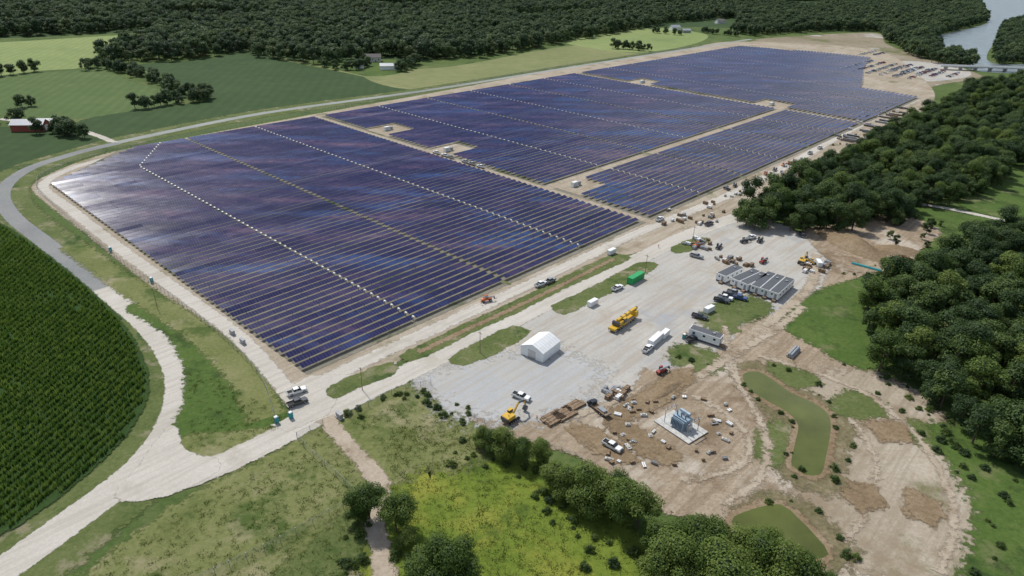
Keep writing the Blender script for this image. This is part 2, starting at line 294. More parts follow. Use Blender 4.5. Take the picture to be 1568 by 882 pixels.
region('bare_dirt',[(1240,356),(1300,345),(1370,330),(1420,345),(1432,356),(1390,392),(1340,415),(1290,410)],'dirt',4,3,jit=.4)
for P in ([(1138,574),(1160,570),(1185,584),(1210,602),(1245,618),(1268,636),(1271,662),(1264,700),(1256,727),(1232,728),(1212,714),(1216,685),(1222,652),(1205,632),(1170,612),(1145,595)],[(1120,800),(1150,782),(1195,774),(1222,795),(1248,822),(1268,850),(1230,858),(1160,840)]):
    region('pond_bank',P,'brown',3.5,2); region('pond',P,'pond',.05,2)
for P,wd in (([(1040,735),(1110,725),(1150,690),(1130,650),(1080,615),(1020,592)],3.),([(1110,500),(1120,560),(1160,640),(1175,680),(1160,740),(1110,770)],3.),([(1230,470),(1180,510),(1120,545),(1050,590)],4.),([(1250,390),(1240,440),(1170,500)],5.),([(1160,545),(1260,575),(1340,612),(1420,690),(1460,790),(1440,880)],3.),([(840,650),(930,620),(1000,590),(1060,560)],3.5),([(1300,640),(1340,700),(1330,780),(1290,830)],2.5)):
    ribbon('wheel_tracks',P,wd,'track',2.9,5,core=.72)
for P in ([(1010,590),(1050,570),(1055,580),(1020,605),(960,640),(940,655),(935,645)],[(940,650),(960,655),(1000,680),(1030,700),(1020,706),(970,680)],[(880,655),(900,660),(950,692),(970,708),(935,698)],[(1340,650),(1375,655),(1385,672),(1352,670)],[(1300,760),(1330,748),(1345,770),(1318,780)],[(1400,760),(1425,770),(1420,800),(1402,790)]):
    region('disturbed_soil',P,'brown',5,3,jit=.4)
ZY=LZ[0]; print('z',ZA,ZY)
# ---------------- mesh builder ----------------
class MB:
    def __init__(s): s.V=[];s.F=[];s.m=[];s.ml=[]
    def mi(s,k):
        if k not in s.ml: s.ml.append(k)
        return s.ml.index(k)
    def add(s,V,Fc,k):
        n=len(s.V); s.V+= [tuple(v) for v in V]; i=s.mi(k)
        for f in Fc: s.F.append(tuple(n+a for a in f)); s.m.append(i)
    def box(s,c,d,k,rz=0,rx=0,ry=0):
        R=Matrix.Rotation(rz,3,'Z')@Matrix.Rotation(ry,3,'Y')@Matrix.Rotation(rx,3,'X'); V=[]
        for z in(-.5,.5):
            for y in(-.5,.5):
                for x in(-.5,.5): V.append(Vector(c)+R@Vector((x*d[0],y*d[1],z*d[2])))
        s.add(V,[(0,2,3,1),(4,5,7,6),(0,1,5,4),(2,6,7,3),(0,4,6,2),(1,3,7,5)],k)
    def prism(s,prof,y0,y1,k):
        n=len(prof); V=[(x,y0,z) for x,z in prof]+[(x,y1,z) for x,z in prof]
        s.add(V,[tuple(range(n)),tuple(range(2*n-1,n-1,-1))]+[(i,n+i,n+(i+1)%n,(i+1)%n) for i in range(n)],k)
    def frust(s,x0,x1,X0,X1,w0,w1,z0,z1,k):
        V=[(x0,-w0,z0),(x1,-w0,z0),(x1,w0,z0),(x0,w0,z0),(X0,-w1,z1),(X1,-w1,z1),(X1,w1,z1),(X0,w1,z1)]
        s.add(V,[(0,3,2,1),(4,5,6,7),(0,1,5,4),(1,2,6,5),(2,3,7,6),(3,0,4,7)],k)
    def cyl(s,a,b,r,k,n=10,r2=None):
        a=Vector(a);b=Vector(b);r2=r if r2 is None else r2
        q=(b-a).normalized().to_track_quat('Z','Y'); V=[]
        for p,rr in((a,r),(b,r2)):
            for i in range(n):
                t=2*math.pi*i/n; V.append(p+q@Vector((rr*math.cos(t),rr*math.sin(t),0)))
        s.add(V,[tuple(range(n-1,-1,-1)),tuple(range(n,2*n))]+[(i,(i+1)%n,n+(i+1)%n,n+i) for i in range(n)],k)
    def mesh(s,name):
        me=bpy.data.meshes.new(name); me.from_pydata(s.V,[],s.F)
        for k in s.ml: me.materials.append(M[k])
        me.polygons.foreach_set('material_index',s.m); me.update(); return me
def put(name,me,p,rz=0,sc=1,z=None):
    o=bpy.data.objects.new(name,me); o.location=(p[0],p[1],ZY-.05 if z is None else z); o.rotation_euler=(0,0,rz); o.scale=(sc,)*3; return link(o)
def head(u,v,u2,v2):
    a=G(u,v);b=G(u2,v2); return math.atan2(b[1]-a[1],b[0]-a[0])
# ---------------- solar array ----------------
def in_hole(a,b):
    for (ha,hb,da,db) in holes:
        if abs(a-ha)<da and abs(b-hb)<db: return True
    return False
pitch=4.1; W=2.2
V=[];Fc=[];mi=[]; motors=MB(); postV=[];postF=[]
def addbox(x0,x1,a,tau):
    c,s_=math.cos(tau),math.sin(tau); zc=1.5; n=len(V); th=.07
    for (x,sy) in ((x0,-1),(x1,-1),(x1,1),(x0,1)): V.append((x,a+sy*W/2*c,zc+sy*W/2*s_))
    for (x,sy) in ((x0,-1),(x1,-1),(x1,1),(x0,1)): V.append((x,a+sy*W/2*c+th*s_,zc+sy*W/2*s_-th*c))
    Fc.extend([(n,n+1,n+2,n+3),(n+7,n+6,n+5,n+4),(n,n+4,n+5,n+1),(n+1,n+5,n+6,n+2),(n+2,n+6,n+7,n+3),(n+3,n+7,n+4,n)]); mi.extend([0,1,1,1,1,1])
def tracker(b0,b1,a):
    tau=math.radians(17+rng.normal(0,2.3)); mid=(b0+b1)/2
    if b1-b0<8: return
    for (s0,s1) in ((b0,mid-.6),(mid+.6,b1)):
        k=max(1,int((s1-s0)/11)); L=(s1-s0)/k
        for j in range(k):
            x0=s0+j*L; x1=x0+L-.1
            if in_hole(a,(x0+x1)/2): continue
            addbox(x0,x1,a,tau+math.radians(rng.normal(0,.9)))
            n=len(postV); px=x0+L/2
            for z_ in (0,1.45):
                for dx,dy in((-.08,-.08),(.08,-.08),(.08,.08),(-.08,.08)): postV.append((px+dx,a+dy,z_))
            postF.extend([(n,n+1,n+5,n+4),(n+1,n+2,n+6,n+5),(n+2,n+3,n+7,n+6),(n+3,n,n+4,n+7)])
    if not in_hole(a,mid):
        motors.box((mid,a,1.5),(1.3,.2,.2),'steel'); motors.box((mid,a-.1,1.72),(.6,.8,.1),'white',rx=.3); motors.box((mid,a,.75),(.25,.25,1.5),'steel')
for i in range(int(288/pitch)+1):
    a=i*pitch+1.5
    st=0 if a<246 else (a-246)/37*50
    tracker(st,89.8,a); tracker(91.8,187,a)
    if abs(a-65)>5:
        x=196.
        for k in range(3): tracker(x,x+100.8,a); x+=102.5
    e=bend(a); x=513.
    while x<e-10:
        tracker(x,min(x+94.5,e),a); x+=96
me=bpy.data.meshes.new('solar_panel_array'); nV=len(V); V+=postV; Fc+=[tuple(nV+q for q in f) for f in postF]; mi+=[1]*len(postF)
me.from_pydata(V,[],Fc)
m,nt,bs,out=newmat('solar_panels'); tcn=nt.nodes.new('ShaderNodeTexCoord').outputs['Object']
r1=mapn(nt,tcn,math.radians(42))
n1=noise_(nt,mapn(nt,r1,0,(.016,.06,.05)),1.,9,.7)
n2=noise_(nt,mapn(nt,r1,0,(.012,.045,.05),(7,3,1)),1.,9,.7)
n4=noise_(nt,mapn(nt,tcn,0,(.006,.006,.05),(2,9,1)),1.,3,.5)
c=ramp_(nt,n1,[(.36,(.015,.018,.062)),(.5,(.025,.024,.085)),(.58,(.058,.042,.105)),(.68,(.15,.095,.15))])  # navy cells, with purple and pink cloud reflections painted into the base colour
c=mix_(nt,math_(nt,'MULTIPLY',ramp_(nt,n2,[(.52,0.),(.62,.8)]),ramp_(nt,n4,[(.4,.5),(.6,1.)])),c,(.03,.08,.23))  # blue sky-reflection patches, also painted into the colour
sx=nt.nodes.new('ShaderNodeSeparateXYZ'); nt.links.new(tcn,sx.inputs[0])
fr=math_(nt,'FRACT',math_(nt,'DIVIDE',sx.outputs[0],1.14)); ln=math_(nt,'LESS_THAN',fr,.05)
c=mix_(nt,math_(nt,'MULTIPLY',ln,.7),c,(.25,.26,.3))
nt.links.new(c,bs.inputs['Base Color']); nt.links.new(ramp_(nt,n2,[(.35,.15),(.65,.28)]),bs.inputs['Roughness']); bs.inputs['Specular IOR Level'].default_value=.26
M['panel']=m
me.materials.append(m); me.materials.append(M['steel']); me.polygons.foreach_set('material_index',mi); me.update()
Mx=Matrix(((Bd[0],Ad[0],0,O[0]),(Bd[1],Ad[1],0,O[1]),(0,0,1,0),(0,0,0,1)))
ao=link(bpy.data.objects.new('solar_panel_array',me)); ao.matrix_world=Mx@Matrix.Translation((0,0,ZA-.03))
mo=link(bpy.data.objects.new('tracker_motors',motors.mesh('tracker_motors'))); mo.matrix_world=Mx@Matrix.Translation((0,0,ZA-.03))
inv_mb=MB(); inv_mb.box((0,0,.15),(9,3.2,.3),'concrete'); inv_mb.box((-1.5,0,1.7),(4.6,2.3,2.8),'white'); inv_mb.box((2.8,0,1.4),(2.4,2.2,2.1),'grey'); 
for k in range(6): inv_mb.box((2+.3*k,1.25,1.4),(.08,.35,1.5),'grey')
for k in range(3): inv_mb.box((-3+1.4*k,-1.17,1.7),(1.1,.05,2.2),'silver')
invm=inv_mb.mesh('power_inverter_station')
for (a,b,da,db) in holes: put('power_inverter_station',invm,plan(a,b-2),angB,.85)
# ---------------- vehicles ----------------
def wheels(mb,xs,wy,r,wd=.28,k='black'):
    for x in xs:
        for sgn in(-1,1):
            mb.cyl((x,sgn*(wy-wd),r),(x,sgn*wy,r),r,k,12); mb.cyl((x,sgn*(wy-.02),r),(x,sgn*(wy+.01),r),r*.5,'silver',8)
def pickup(col):
    mb=MB(); mb.prism([(-2.9,.5),(-2.9,.95),(2.85,.95),(2.92,.8),(2.9,.45)],-.98,.98,col)
    mb.frust(1.2,2.85,1.25,2.7,.97,.88,.95,1.18,col); mb.frust(-1.2,1.35,-1.15,1.3,.98,.95,.952,1.22,col)
    mb.frust(-1.12,1.3,-.95,.55,.93,.74,1.22,1.84,'glass'); mb.frust(-.98,.6,-.9,.5,.76,.7,1.84,1.9,col)
    for sg in(-1,1):
        mb.box((-2.05,sg*.92,1.1),(1.7,.1,.32),col); mb.box((-.15,sg*.87,1.53),(.1,.1,.62),col)
    mb.box((-2.87,0,1.1),(.08,1.9,.32),col); mb.box((-2.05,0,.965),(1.65,1.74,.02),'black')
    mb.box((2.93,0,.75),(.06,1.5,.3),'black'); mb.box((2.95,0,.5),(.12,1.85,.18),'silver'); mb.box((-2.97,0,.55),(.12,1.8,.18),'silver')
    for sg in(-1,1): mb.box((2.9,sg*.78,.85),(.08,.3,.18),'white'); mb.box((-2.93,sg*.9,.95),(.05,.12,.35),'red'); mb.box((.85,sg*1.08,1.3),(.15,.2,.2),'black')
    wheels(mb,(-1.85,1.9),1.0,.42); return mb.mesh('pickup_truck')
def car(col,suv=False):
    h=.2 if suv else 0; mb=MB(); mb.prism([(-2.3,.35),(-2.35,.75),(-2.2,.95+h),(1.0,.98+h),(2.1,.82+h),(2.3,.65),(2.25,.35)],-.9,.9,col)
    mb.frust(-2.0 if suv else -1.9,1.15,-1.75 if suv else -1.2,.35,.86,.66,.94+h,1.42+h*1.5,'glass'); mb.frust(-1.72 if suv else -1.15,.36,-1.6 if suv else -1.05,.25,.68,.6,1.42+h*1.5,1.47+h*1.5,col)
    for sg in(-1,1): mb.box((2.22,sg*.68,.68),(.12,.35,.14),'white'); mb.box((-2.32,sg*.72,.8),(.08,.3,.15),'red')
    wheels(mb,(-1.4,1.4),.93,.34,.22); return mb.mesh('parked_car')
PK={c:pickup(c) for c in('white','dark','silver','red','blue','grey')}
CR={c:car(c,i%2==0) for i,c in enumerate(('white','dark','silver','red','blue','grey'))}
def veh(name,me,u,v,u2,v2,sc=1): return put(name,me,G(u,v),head(u,v,u2,v2),sc)
for u,v,u2,v2,c in ((798,611,812,616,'white'),(937,687,950,694,'white'),(455,603,470,598,'white'),(456,620,470,615,'dark'),(828,438,840,433,'white'),(842,433,852,428,'grey'),(1104,463,1117,466,'dark'),(1110,459,1123,462,'white'),(1117,455,1130,458,'dark'),(1124,451,1137,454,'silver'),(1071,488,1083,491,'dark'),(945,444,955,439,'white'),(1060,522,1072,518,'dark'),(1228,362,1235,370,'dark'),(992,537,1000,530,'white'),(1010,338,1020,333,'white'),(1132,459,1145,462,'blue'),(1150,366,1160,362,'white'),(1085,345,1095,341,'dark'),(1255,228,1262,224,'white'),(1140,283,1150,278,'white'),(1240,236,1248,231,'silver'),(1066,395,1078,398,'grey')):
    veh('pickup_truck',PK[c],u,v,u2,v2)
def lot(u,v,n,rows,dx,dy,hd):
    p=G(u,v)
    for r_ in range(rows):
        for i in range(n):
            if random.random()<.22: continue
            q=p+Bd*(i*dx)+Ad*(r_*dy)+rng.normal(0,.4,2); D=random.choice([CR,PK]); me_=D[random.choice(['white','white','dark','silver','red','blue','grey'])]
            put('parked_car' if D is CR else 'pickup_truck',me_,q,hd+rng.normal(0,.06)+(math.pi if random.random()<.4 else 0),1.05)
lot(1392,121,20,6,6,15,angB+math.pi/2); lot(1448,120,10,5,6,15,angB+math.pi/2); lot(1335,86,9,2,7,14,angB+math.pi/2)
for i in range(6): put('pickup_truck',PK[random.choice(['white','white','silver','dark'])],plan(160-9*i+rng.normal(0,2),192.5),angB+math.pi/2)
def excavator(col='yellow',dark='dark'):
    mb=MB()
    for sg in(-1,1):
        mb.prism([(-2.0,.1),(-2.2,.45),(-1.9,.85),(1.9,.85),(2.2,.45),(2.0,.1)],sg*1.5-.3,sg*1.5+.3,'black')
        for k in range(5): mb.cyl((-1.6+.8*k,sg*1.5-.34,.4),(-1.6+.8*k,sg*1.5+.34,.4),.25,'grey',8)
    mb.cyl((0,0,.8),(0,0,1.1),.9,'grey',14); mb.prism([(-2.6,1.15),(-2.7,1.9),(-2.3,2.25),(.4,2.25),(.6,1.15)],-1.35,.35,col); mb.prism([(-2.6,1.15),(-2.7,1.9),(-2.3,2.2),(-.2,2.2),(-.2,1.15)],.36,1.35,col)
    mb.box((-2.55,0,1.6),(.5,2.72,.9),dark)
    mb.box((.65,.9,1.5),(1.6,.9,.7),col); mb.box((.65,.9,2.35),(1.5,.85,1.0),'glass'); mb.box((.6,.9,2.9),(1.6,.95,.1),col)
    mb.cyl((-1.5,-.6,2.25),(-1.5,-.6,2.9),.09,'black',8)
    for a,b,t in(((.6,-.1,1.8),(3.0,-.1,4.4),.5),((3.0,-.1,4.4),(5.4,-.1,4.0),.42),((5.3,-.1,4.1),(6.3,-.1,1.6),.34)):
        a=Vector(a);b=Vector(b);c_=(a+b)/2;L=(b-a).length; mb.box(c_,(L+.2,.35,t),dark if t==.42 else col,ry=-math.atan2(b.z-a.z,b.x-a.x))
    mb.cyl((1.3,-.1,1.6),(2.9,-.1,3.9),.09,'silver',8); mb.cyl((3.4,-.1,4.8),(5.2,-.1,4.5),.08,'silver',8)
    mb.prism([(5.9,1.7),(6.6,1.6),(6.5,.7),(5.9,.3),(5.3,.6),(5.5,1.0)],-.7,.5,dark); return mb.mesh('excavator')
EX=excavator(); veh('excavator',EX,782,644,800,632,1.0); veh('excavator',EX,1228,404,1240,392,.9)
def tele(col):
    mb=MB(); mb.prism([(-2.4,.6),(-2.5,1.4),(-1.6,1.6),(2.0,1.3),(2.3,.6)],-.7,.7,col); wheels(mb,(-1.6,1.6),1.15,.6,.4)
    mb.box((.1,.75,1.8),(1.4,.75,1.3),'glass'); mb.box((.1,.75,2.5),(1.5,.8,.1),col); mb.box((.9,-.25,2.0),(5.6,.4,.45),'grey',ry=.08); mb.box((3.5,-.25,1.4),(.3,.6,1.1),'black')
    for sg in(-.35,.25): mb.box((4.2,sg-.2,.75),(1.2,.12,.07),'black')
    mb.box((3.6,-.2,1.0),(.1,1.3,.6),'black'); return mb.mesh('telehandler')
T1,T2,T3,T4=tele('red'),tele('yellow'),tele('orange'),tele('dark')
for u,v,k in ((1068,379,T3),(1100,381,T4),(1139,372,T4),(1163,371,T4),(1168,403,T1),(1013,572,T1),(1240,404,T2),(745,462,T3)): veh('telehandler',k,u,v,u+10+rng.normal(0,3),v-4+rng.normal(0,4),.85)
for i,(u,v) in enumerate(((1172,268),(1186,262),(1200,255),(1216,249),(1112,291),(1125,286),(1208,252))): veh('telehandler',(T3,T4,T3,T1,T4,T4,T3)[i],u,v,u+8,v-5+rng.normal(0,5),.8)
def crane():
    mb=MB(); mb.box((0,0,1.1),(14,2.5,.7),'yellow'); mb.box((-.5,0,.8),(12,1.5,.5),'black'); wheels(mb,(-5.6,-4.0,-2.4,3.0,4.6),1.3,.6,.4)
    mb.prism([(5.4,1.46),(5.4,2.9),(6.8,2.9),(7.2,2.1),(7.2,.8),(7.01,.8),(7.01,1.46)],-1.2,1.2,'yellow'); mb.box((7.0,0,2.4),(.4,2.1,.7),'glass',ry=-.3)
    mb.cyl((-2,0,1.4),(-2,0,1.8),1.1,'grey',14); mb.box((-3,0,2.2),(3.4,2.3,1.0),'yellow'); mb.box((-4.6,0,2.3),(.9,2.5,1.3),'dark'); mb.box((-1.0,-.95,2.5),(1.7,.8,1.4),'glass'); mb.box((-1,-.95,3.25),(1.8,.85,.1),'yellow')
    mb.box((1.8,.1,3.05),(11,.8,.85),'yellow',ry=-.02); mb.box((7.4,.1,3.15),(1.4,.55,.6),'black'); mb.cyl((-1,.1,2.2),(2.8,.1,2.8),.16,'silver',8)
    for x in (-1.5,1,3.5): mb.box((x,.1,3.55),(.25,.9,.12),'dark')
    for x in(-6.6,1.2): mb.box((x,0,1.0),(.5,2.9,.4),'grey')
    for sg in(-1,1):
        mb.box((1.9,sg*1.1,1.6),(5,.5,.3),'grey')
        mb.cyl((-6.6,sg*1.4,.1),(-6.6,sg*1.4,1.2),.12,'silver',8); mb.cyl((1.2,sg*1.4,.1),(1.2,sg*1.4,1.2),.12,'silver',8)
    return mb.mesh('truck_crane')
veh('truck_crane',crane(),954,498,979,481,1.1)
def flatbed():
    mb=MB(); mb.box((-1.5,0,1.1),(6.5,2.4,.2),'timber'); mb.box((-.5,0,.8),(8,.9,.3),'black'); mb.prism([(1.9,.7),(1.9,2.5),(3.1,2.5),(3.5,1.6),(4.5,1.45),(4.6,.7)],-1.1,1.1,'dark')
    mb.box((3.22,0,2.05),(.5,1.9,.7),'glass',ry=-.45); wheels(mb,(-3,-1.9,3.6),1.15,.5,.3); mb.box((-1.7,0,1.5),(3,1.6,.6),'grey'); mb.box((-4.7,0,1.4),(.1,2.4,.5),'grey'); return mb.mesh('flatbed_truck')
veh('flatbed_truck',flatbed(),916,630,903,620,.9)
def container(col,L=12.2,wd=2.44,h=2.6):
    mb=MB(); mb.box((0,0,h/2+.15),(L,wd,h),col)
    for k in range(int(L/.6)):
        for sg in(-1,1): mb.box((-L/2+.4+.6*k,sg*(wd/2+.02),h/2+.15),(.25,.06,h-.3),col)
    for sx in(-1,1):
        for sy in(-1,1): mb.box((sx*(L/2-.05),sy*(wd/2-.05),h/2+.15),(.2,.2,h+.06),col)
    for y in(-.6,-.2,.2,.6): mb.cyl((L/2+.05,y,.3),(L/2+.05,y,h),.03,'silver',6)
    return mb.mesh('shipping_container')
put('shipping_container',container('green',9),G(973,431),angB+.02)
cw=container('white',6.1); cwl=container('white',9)
for u,v,me_,dr in ((907,468,cw,.0),(1003,525,cwl,.1),(936,389,cw,0),(1017,516,cw,.1),(1253,407,cw,.6),(1085,478,cw,-.1)):
    put('storage_container',me_,G(u,v),angB+dr, .75 if me_ is cw else .85)
def office(nm,L,wm=3.6):
    mb=MB(); wd=wm*nm
    mb.box((0,0,.35),(L-.3,wd-.3,.7),'roofdark'); mb.box((0,0,2.0),(L,wd,2.7),'white')
    for i in range(nm):
        y=-wd/2+wm*(i+.5)
        mb.prism([(-L/2-.1,3.36),(-L/2-.1,3.5),(L/2+.1,3.5),(L/2+.1,3.36)],y-wm*.48,y+wm*.48,'white'); mb.box((0,y,3.56),(L-.3,wm*.86,.12),'roofdark')
        mb.box((L*.25,y,3.8),(1,.9,.35),'grey')
    n=int(L/3)
    for sg in(-1,1):
        for i in range(n): mb.box((-L/2+L/n*(i+.5),sg*(wd/2+.02),2.4),(.85,.06,.75),'glass')
    for sg in(-1,1):
        for i in range(nm): yy=-wd/2+wm*(i+.5); mb.box((sg*(L/2+.02),yy-.7,1.75),(.06,.9,2.05),'grey'); mb.box((sg*(L/2+.02),yy+.8,2.4),(.06,.7,.6),'glass'); mb.box((sg*(L/2+.8),yy-.7,.35),(1.5,1.4,.7),'timber')
    return mb.mesh('office_trailer')
def place_office(nm,L,ul,vl,uf,vf):
    a=G(ul,vl);b=G(uf,vf); c_=(a+b)/2; wd=np.linalg.norm(b-a); dr=(b-a)/wd; pr=np.array([-dr[1],dr[0]])
    put('office_trailer',office(nm,L,wd/nm),c_+pr*L/2,math.atan2(pr[1],pr[0]))
place_office(3,17,1147,449,1190,463); place_office(2,15,1117,438,1143,449); place_office(1,13,1095,430,1110,436)
put('office_trailer',office(1,11),G(1079,522),head(1058,514,1100,528))
def tent(L,wd):
    mb=MB(); e,rg=3.3,5.2; n=8; V=[];Fc=[]
    sec=[(-wd/2,0),(-wd/2,e),(-wd/4,(e+rg)/2+.12),(0,rg),(wd/4,(e+rg)/2+.12),(wd/2,e),(wd/2,0)]
    for i in range(n+1):
        x=-L/2+L*i/n
        for (y,z) in sec: V.append((x,y,z))
    for i in range(n):
        for j in range(6): Fc.append((i*7+j,(i+1)*7+j,(i+1)*7+j+1,i*7+j+1))
    Fc.append(tuple(range(7))); Fc.append(tuple(n*7+j for j in range(6,-1,-1))); mb.add(V,Fc,'fabric')
    for i in range(n+1):
        x=-L/2+L*i/n
        for j in range(1,5): mb.cyl((x,sec[j][0],sec[j][1]+.02),(x,sec[j+1][0],sec[j+1][1]+.02),.06,'white',5)
    for sg in(-1,1): mb.box((sg*(L/2+.03),0,1.5),(.06,3,3),'silver')
    return mb.mesh('fabric_storage_tent')
a,b=G(797,543),G(831,557); c_=(a+b)/2; dr=(b-a)/np.linalg.norm(b-a); pr=np.array([-dr[1],dr[0]]); wd=np.linalg.norm(b-a); put('fabric_storage_tent',tent(10.5,wd),c_+pr*5.25,math.atan2(pr[1],pr[0]))
mb=MB(); mb.box((0,0,1.1),(1.1,1.1,2.1),'teal'); mb.frust(-.58,.58,-.35,.35,.58,.35,2.15,2.35,'white'); mb.box((.57,0,1.05),(.04,.75,1.8),'white'); mb.cyl((.4,-.4,2.1),(.4,-.4,2.6),.06,'black',6); pj=mb.mesh('portable_toilet')
for u,v in ((446,641),(170,386),(233,433),(1047,520),(424,648)): put('portable_toilet',pj,G(u,v),angB,.9)
mb=MB(); mb.box((0,0,.1),(4.4,2.2,.2),'concrete'); mb.box((0,0,1.2),(3.6,1.4,2),'grey')
for x in(-1.2,0,1.2): mb.box((x,-.72,1.2),(1.0,.05,1.7),'silver')
mb.box((0,0,2.25),(3.8,1.6,.1),'grey'); cab=mb.mesh('electrical_cabinet')
for u,v in ((356,512),(372,526),(520,640)): put('electrical_cabinet',cab,G(u,v),angB+1.57,.65)
def transformer():
    mb=MB(); mb.box((0,0,.15),(13,9,.3),'concrete'); mb.box((0,0,2.1),(4.6,2.6,3.4),'transformer'); mb.box((0,0,3.85),(4.9,2.9,.15),'transformer')
    for sg in(-1,1):
        for k in range(9): mb.box((-2+.5*k,sg*1.95,2.1),(.12,1.0,2.7),'transformer')
        mb.cyl((-2.1,sg*1.5,3.3),(2.1,sg*1.5,3.3),.12,'transformer',8)
    mb.cyl((-1.8,1.2,4.9),(1.8,1.2,4.9),.5,'transformer',14); mb.box((-1.2,1.2,4.3),(.15,.3,.9),'steel'); mb.box((1.2,1.2,4.3),(.15,.3,.9),'steel')
    for x in(-1.5,0,1.5):
        mb.cyl((x,-.5,3.9),(x,-.9,6.2),.14,'grey',8,.08)
        for k in range(6): mb.cyl((x,-.55-.055*k,4.2+.3*k),(x,-.57-.055*k,4.28+.3*k),.26,'grey',10)
    for x in(-1,0,1): mb.cyl((x,.4,3.9),(x,.4,4.9),.1,'grey',8,.07)
    mb.box((2.9,0,1.5),(1.0,1.6,2.2),'silver')
    for x in(-4.2,4.2):
        for y in(-2.5,2.5): mb.cyl((x,y,.3),(x,y,4.6),.12,'steel',6)
        mb.box((x,0,4.6),(.2,5.4,.2),'steel')
        for y in(-1.8,0,1.8): mb.cyl((x,y,4.7),(x,y,5.7),.12,'grey',8,.08)
    return mb.mesh('substation_transformer')
put('substation_transformer',transformer(),G(1042,655),head(1042,652,1062,665),.95)
for i in range(60):
    u=random.choice([random.uniform(990,1120),random.uniform(930,1010)]); v=random.uniform(605,715)
    if abs(u-1042)<36 and abs(v-650)<28: continue
    mb=MB(); L,w_,h_=random.uniform(.8,2.4),random.uniform(.5,1.2),random.uniform(.2,.6)
    kind=random.choice(['concrete','concrete','timber','timber','grey','white'])
    if kind=='concrete':
        mb.box((0,0,h_/2),(L,w_,h_),kind); mb.box((0,0,h_+.1),(L*.6,w_*.6,.2),kind)
        for dx in(-1,1):
            for dy in(-1,1): mb.cyl((dx*L*.2,dy*w_*.2,h_),(dx*L*.2,dy*w_*.2,h_+.6),.04,'steel',5)
        nm='concrete_footing'
    elif kind=='timber':
        for k in range(3):
            mb.box((0,0,.12+.22*k),(L,w_,.1),kind)
            for y in(-1,0,1): mb.box((0,y*w_*.4,.03+.22*k),(L*.98,.12,.08),kind)
        nm='lumber_stack'
    else: mb.box((0,0,h_/2+.1),(L,w_,h_),kind); mb.box((0,0,.05),(L*1.1,w_*1.1,.1),'timber'); mb.box((0,0,h_+.12),(L*1.02,.1,.04),'black'); nm='material_crate'
    put(nm,mb.mesh(nm),G(u,v),random.uniform(0,3))
for (u,v,n) in ((845,640,4),(862,634,4),(876,622,3)):
    mb=MB()
    for l in range(2):
        for k in range(n): mb.box((rng.normal(0,.25),-n*.6+1.15*k+rng.normal(0,.05),.15+.32*l),(6.5,1.0,.28),'timber')
        for x in (-2.4,2.4): mb.box((x,-.4,.31+.32*l),(.12,n*1.1,.03),'black')
    put('timber_mat_stack',mb.mesh('timber_mat_stack'),G(u,v),head(u,v,u+25,v-14)+rng.normal(0,.08))
def pipes(L,r,n,col):
    mb=MB()
    for l in range(2):
        for k in range(n-l): mb.cyl((-L/2,(k+l*.5)*2.05*r,r+l*1.75*r),(L/2,(k+l*.5)*2.05*r,r+l*1.75*r),r,col,10)
    return mb.mesh('pipe_stack')
put('pipe_stack',pipes(12,.18,4,'teal'),G(1326,411),head(1300,405,1355,420)); put('pipe_stack',pipes(7,.4,3,'steel'),G(1218,544),head(1212,550,1225,536)); put('pipe_stack',pipes(5,.25,4,'steel'),G(940,603),1.)
pal=[]
for kind in('white','timber','grey','timber'):
    mb=MB(); mb.box((0,0,.08),(2.4,1.3,.14),'timber'); mb.box((0,0,.65),(2.2,1.15,1.0),kind); mb.box((.5,0,.66),(.08,1.2,1.06),'black'); mb.box((-.5,0,.66),(.08,1.2,1.06),'black'); pal.append(mb.mesh('material_pallet'))
for i in range(170):
    t=random.random()
    u,v=[(random.uniform(1300,1360),random.uniform(178,200)),(random.uniform(1010,1110),random.uniform(322,345)),(random.uniform(1045,1090),random.uniform(366,385)),(random.uniform(1270,1330),random.uniform(205,225)),(random.uniform(1230,1270),random.uniform(400,418)),(random.uniform(925,960),random.uniform(596,612)),(random.uniform(1320,1400),random.uniform(165,182)),(1080+150*t,318-72*t+random.uniform(-6,8)),(1090+60*t,395+10*t+random.uniform(-6,6))][i%9]
    put('material_pallet',random.choice(pal),G(u,v),angB+random.choice([0,1.57])+rng.normal(0,.1),random.uniform(.6,1.2))
for k in range(22):
    mb=MB()
    for j in range(4): mb.box((0,0,.15+.3*j),(9,1.6-.2*j,.26),random.choice(['timber','grey','dark']))
    t=random.random(); put('stacked_racking',mb.mesh('stacked_racking'),G(1290+95*t,222-52*t+random.uniform(-6,6)),angB+1.57)
def mound(u,v,rx,ry,h,rz,mt='brown'):
    n=28; V=[];Fc=[]
    for i in range(n):
        for j in range(n):
            x=(i/(n-1)*2-1);y=(j/(n-1)*2-1); q=max(0,1-(x*x+y*y)); z_=h*(q**1.2)*(1+.2*math.sin(5*x+3*y))+ (rng.normal(0,.05*h) if q>0 else -.3); V.append((x*rx,y*ry,z_-.05))
    for i in range(n-1):
        for j in range(n-1): Fc.append((i*n+j,(i+1)*n+j,(i+1)*n+j+1,i*n+j+1))
    me=bpy.data.meshes.new('soil_mound'); me.from_pydata(V,[],Fc); addfe(me,[1.]*len(V)); me.materials.append(M[mt]); me.polygons.foreach_set('use_smooth',[True]*len(Fc))
    put('soil_mound',me,G(u,v),rz)
mound(1300,374,22,9,3.6,head(1250,352,1345,400)); mound(1370,385,12,7,1.8,0); mound(1022,597,8,2,.9,head(960,640,1050,575)); mound(985,682,8,1.3,.5,head(940,650,1030,700)); mound(890,672,7,1.2,.5,head(860,650,920,690))
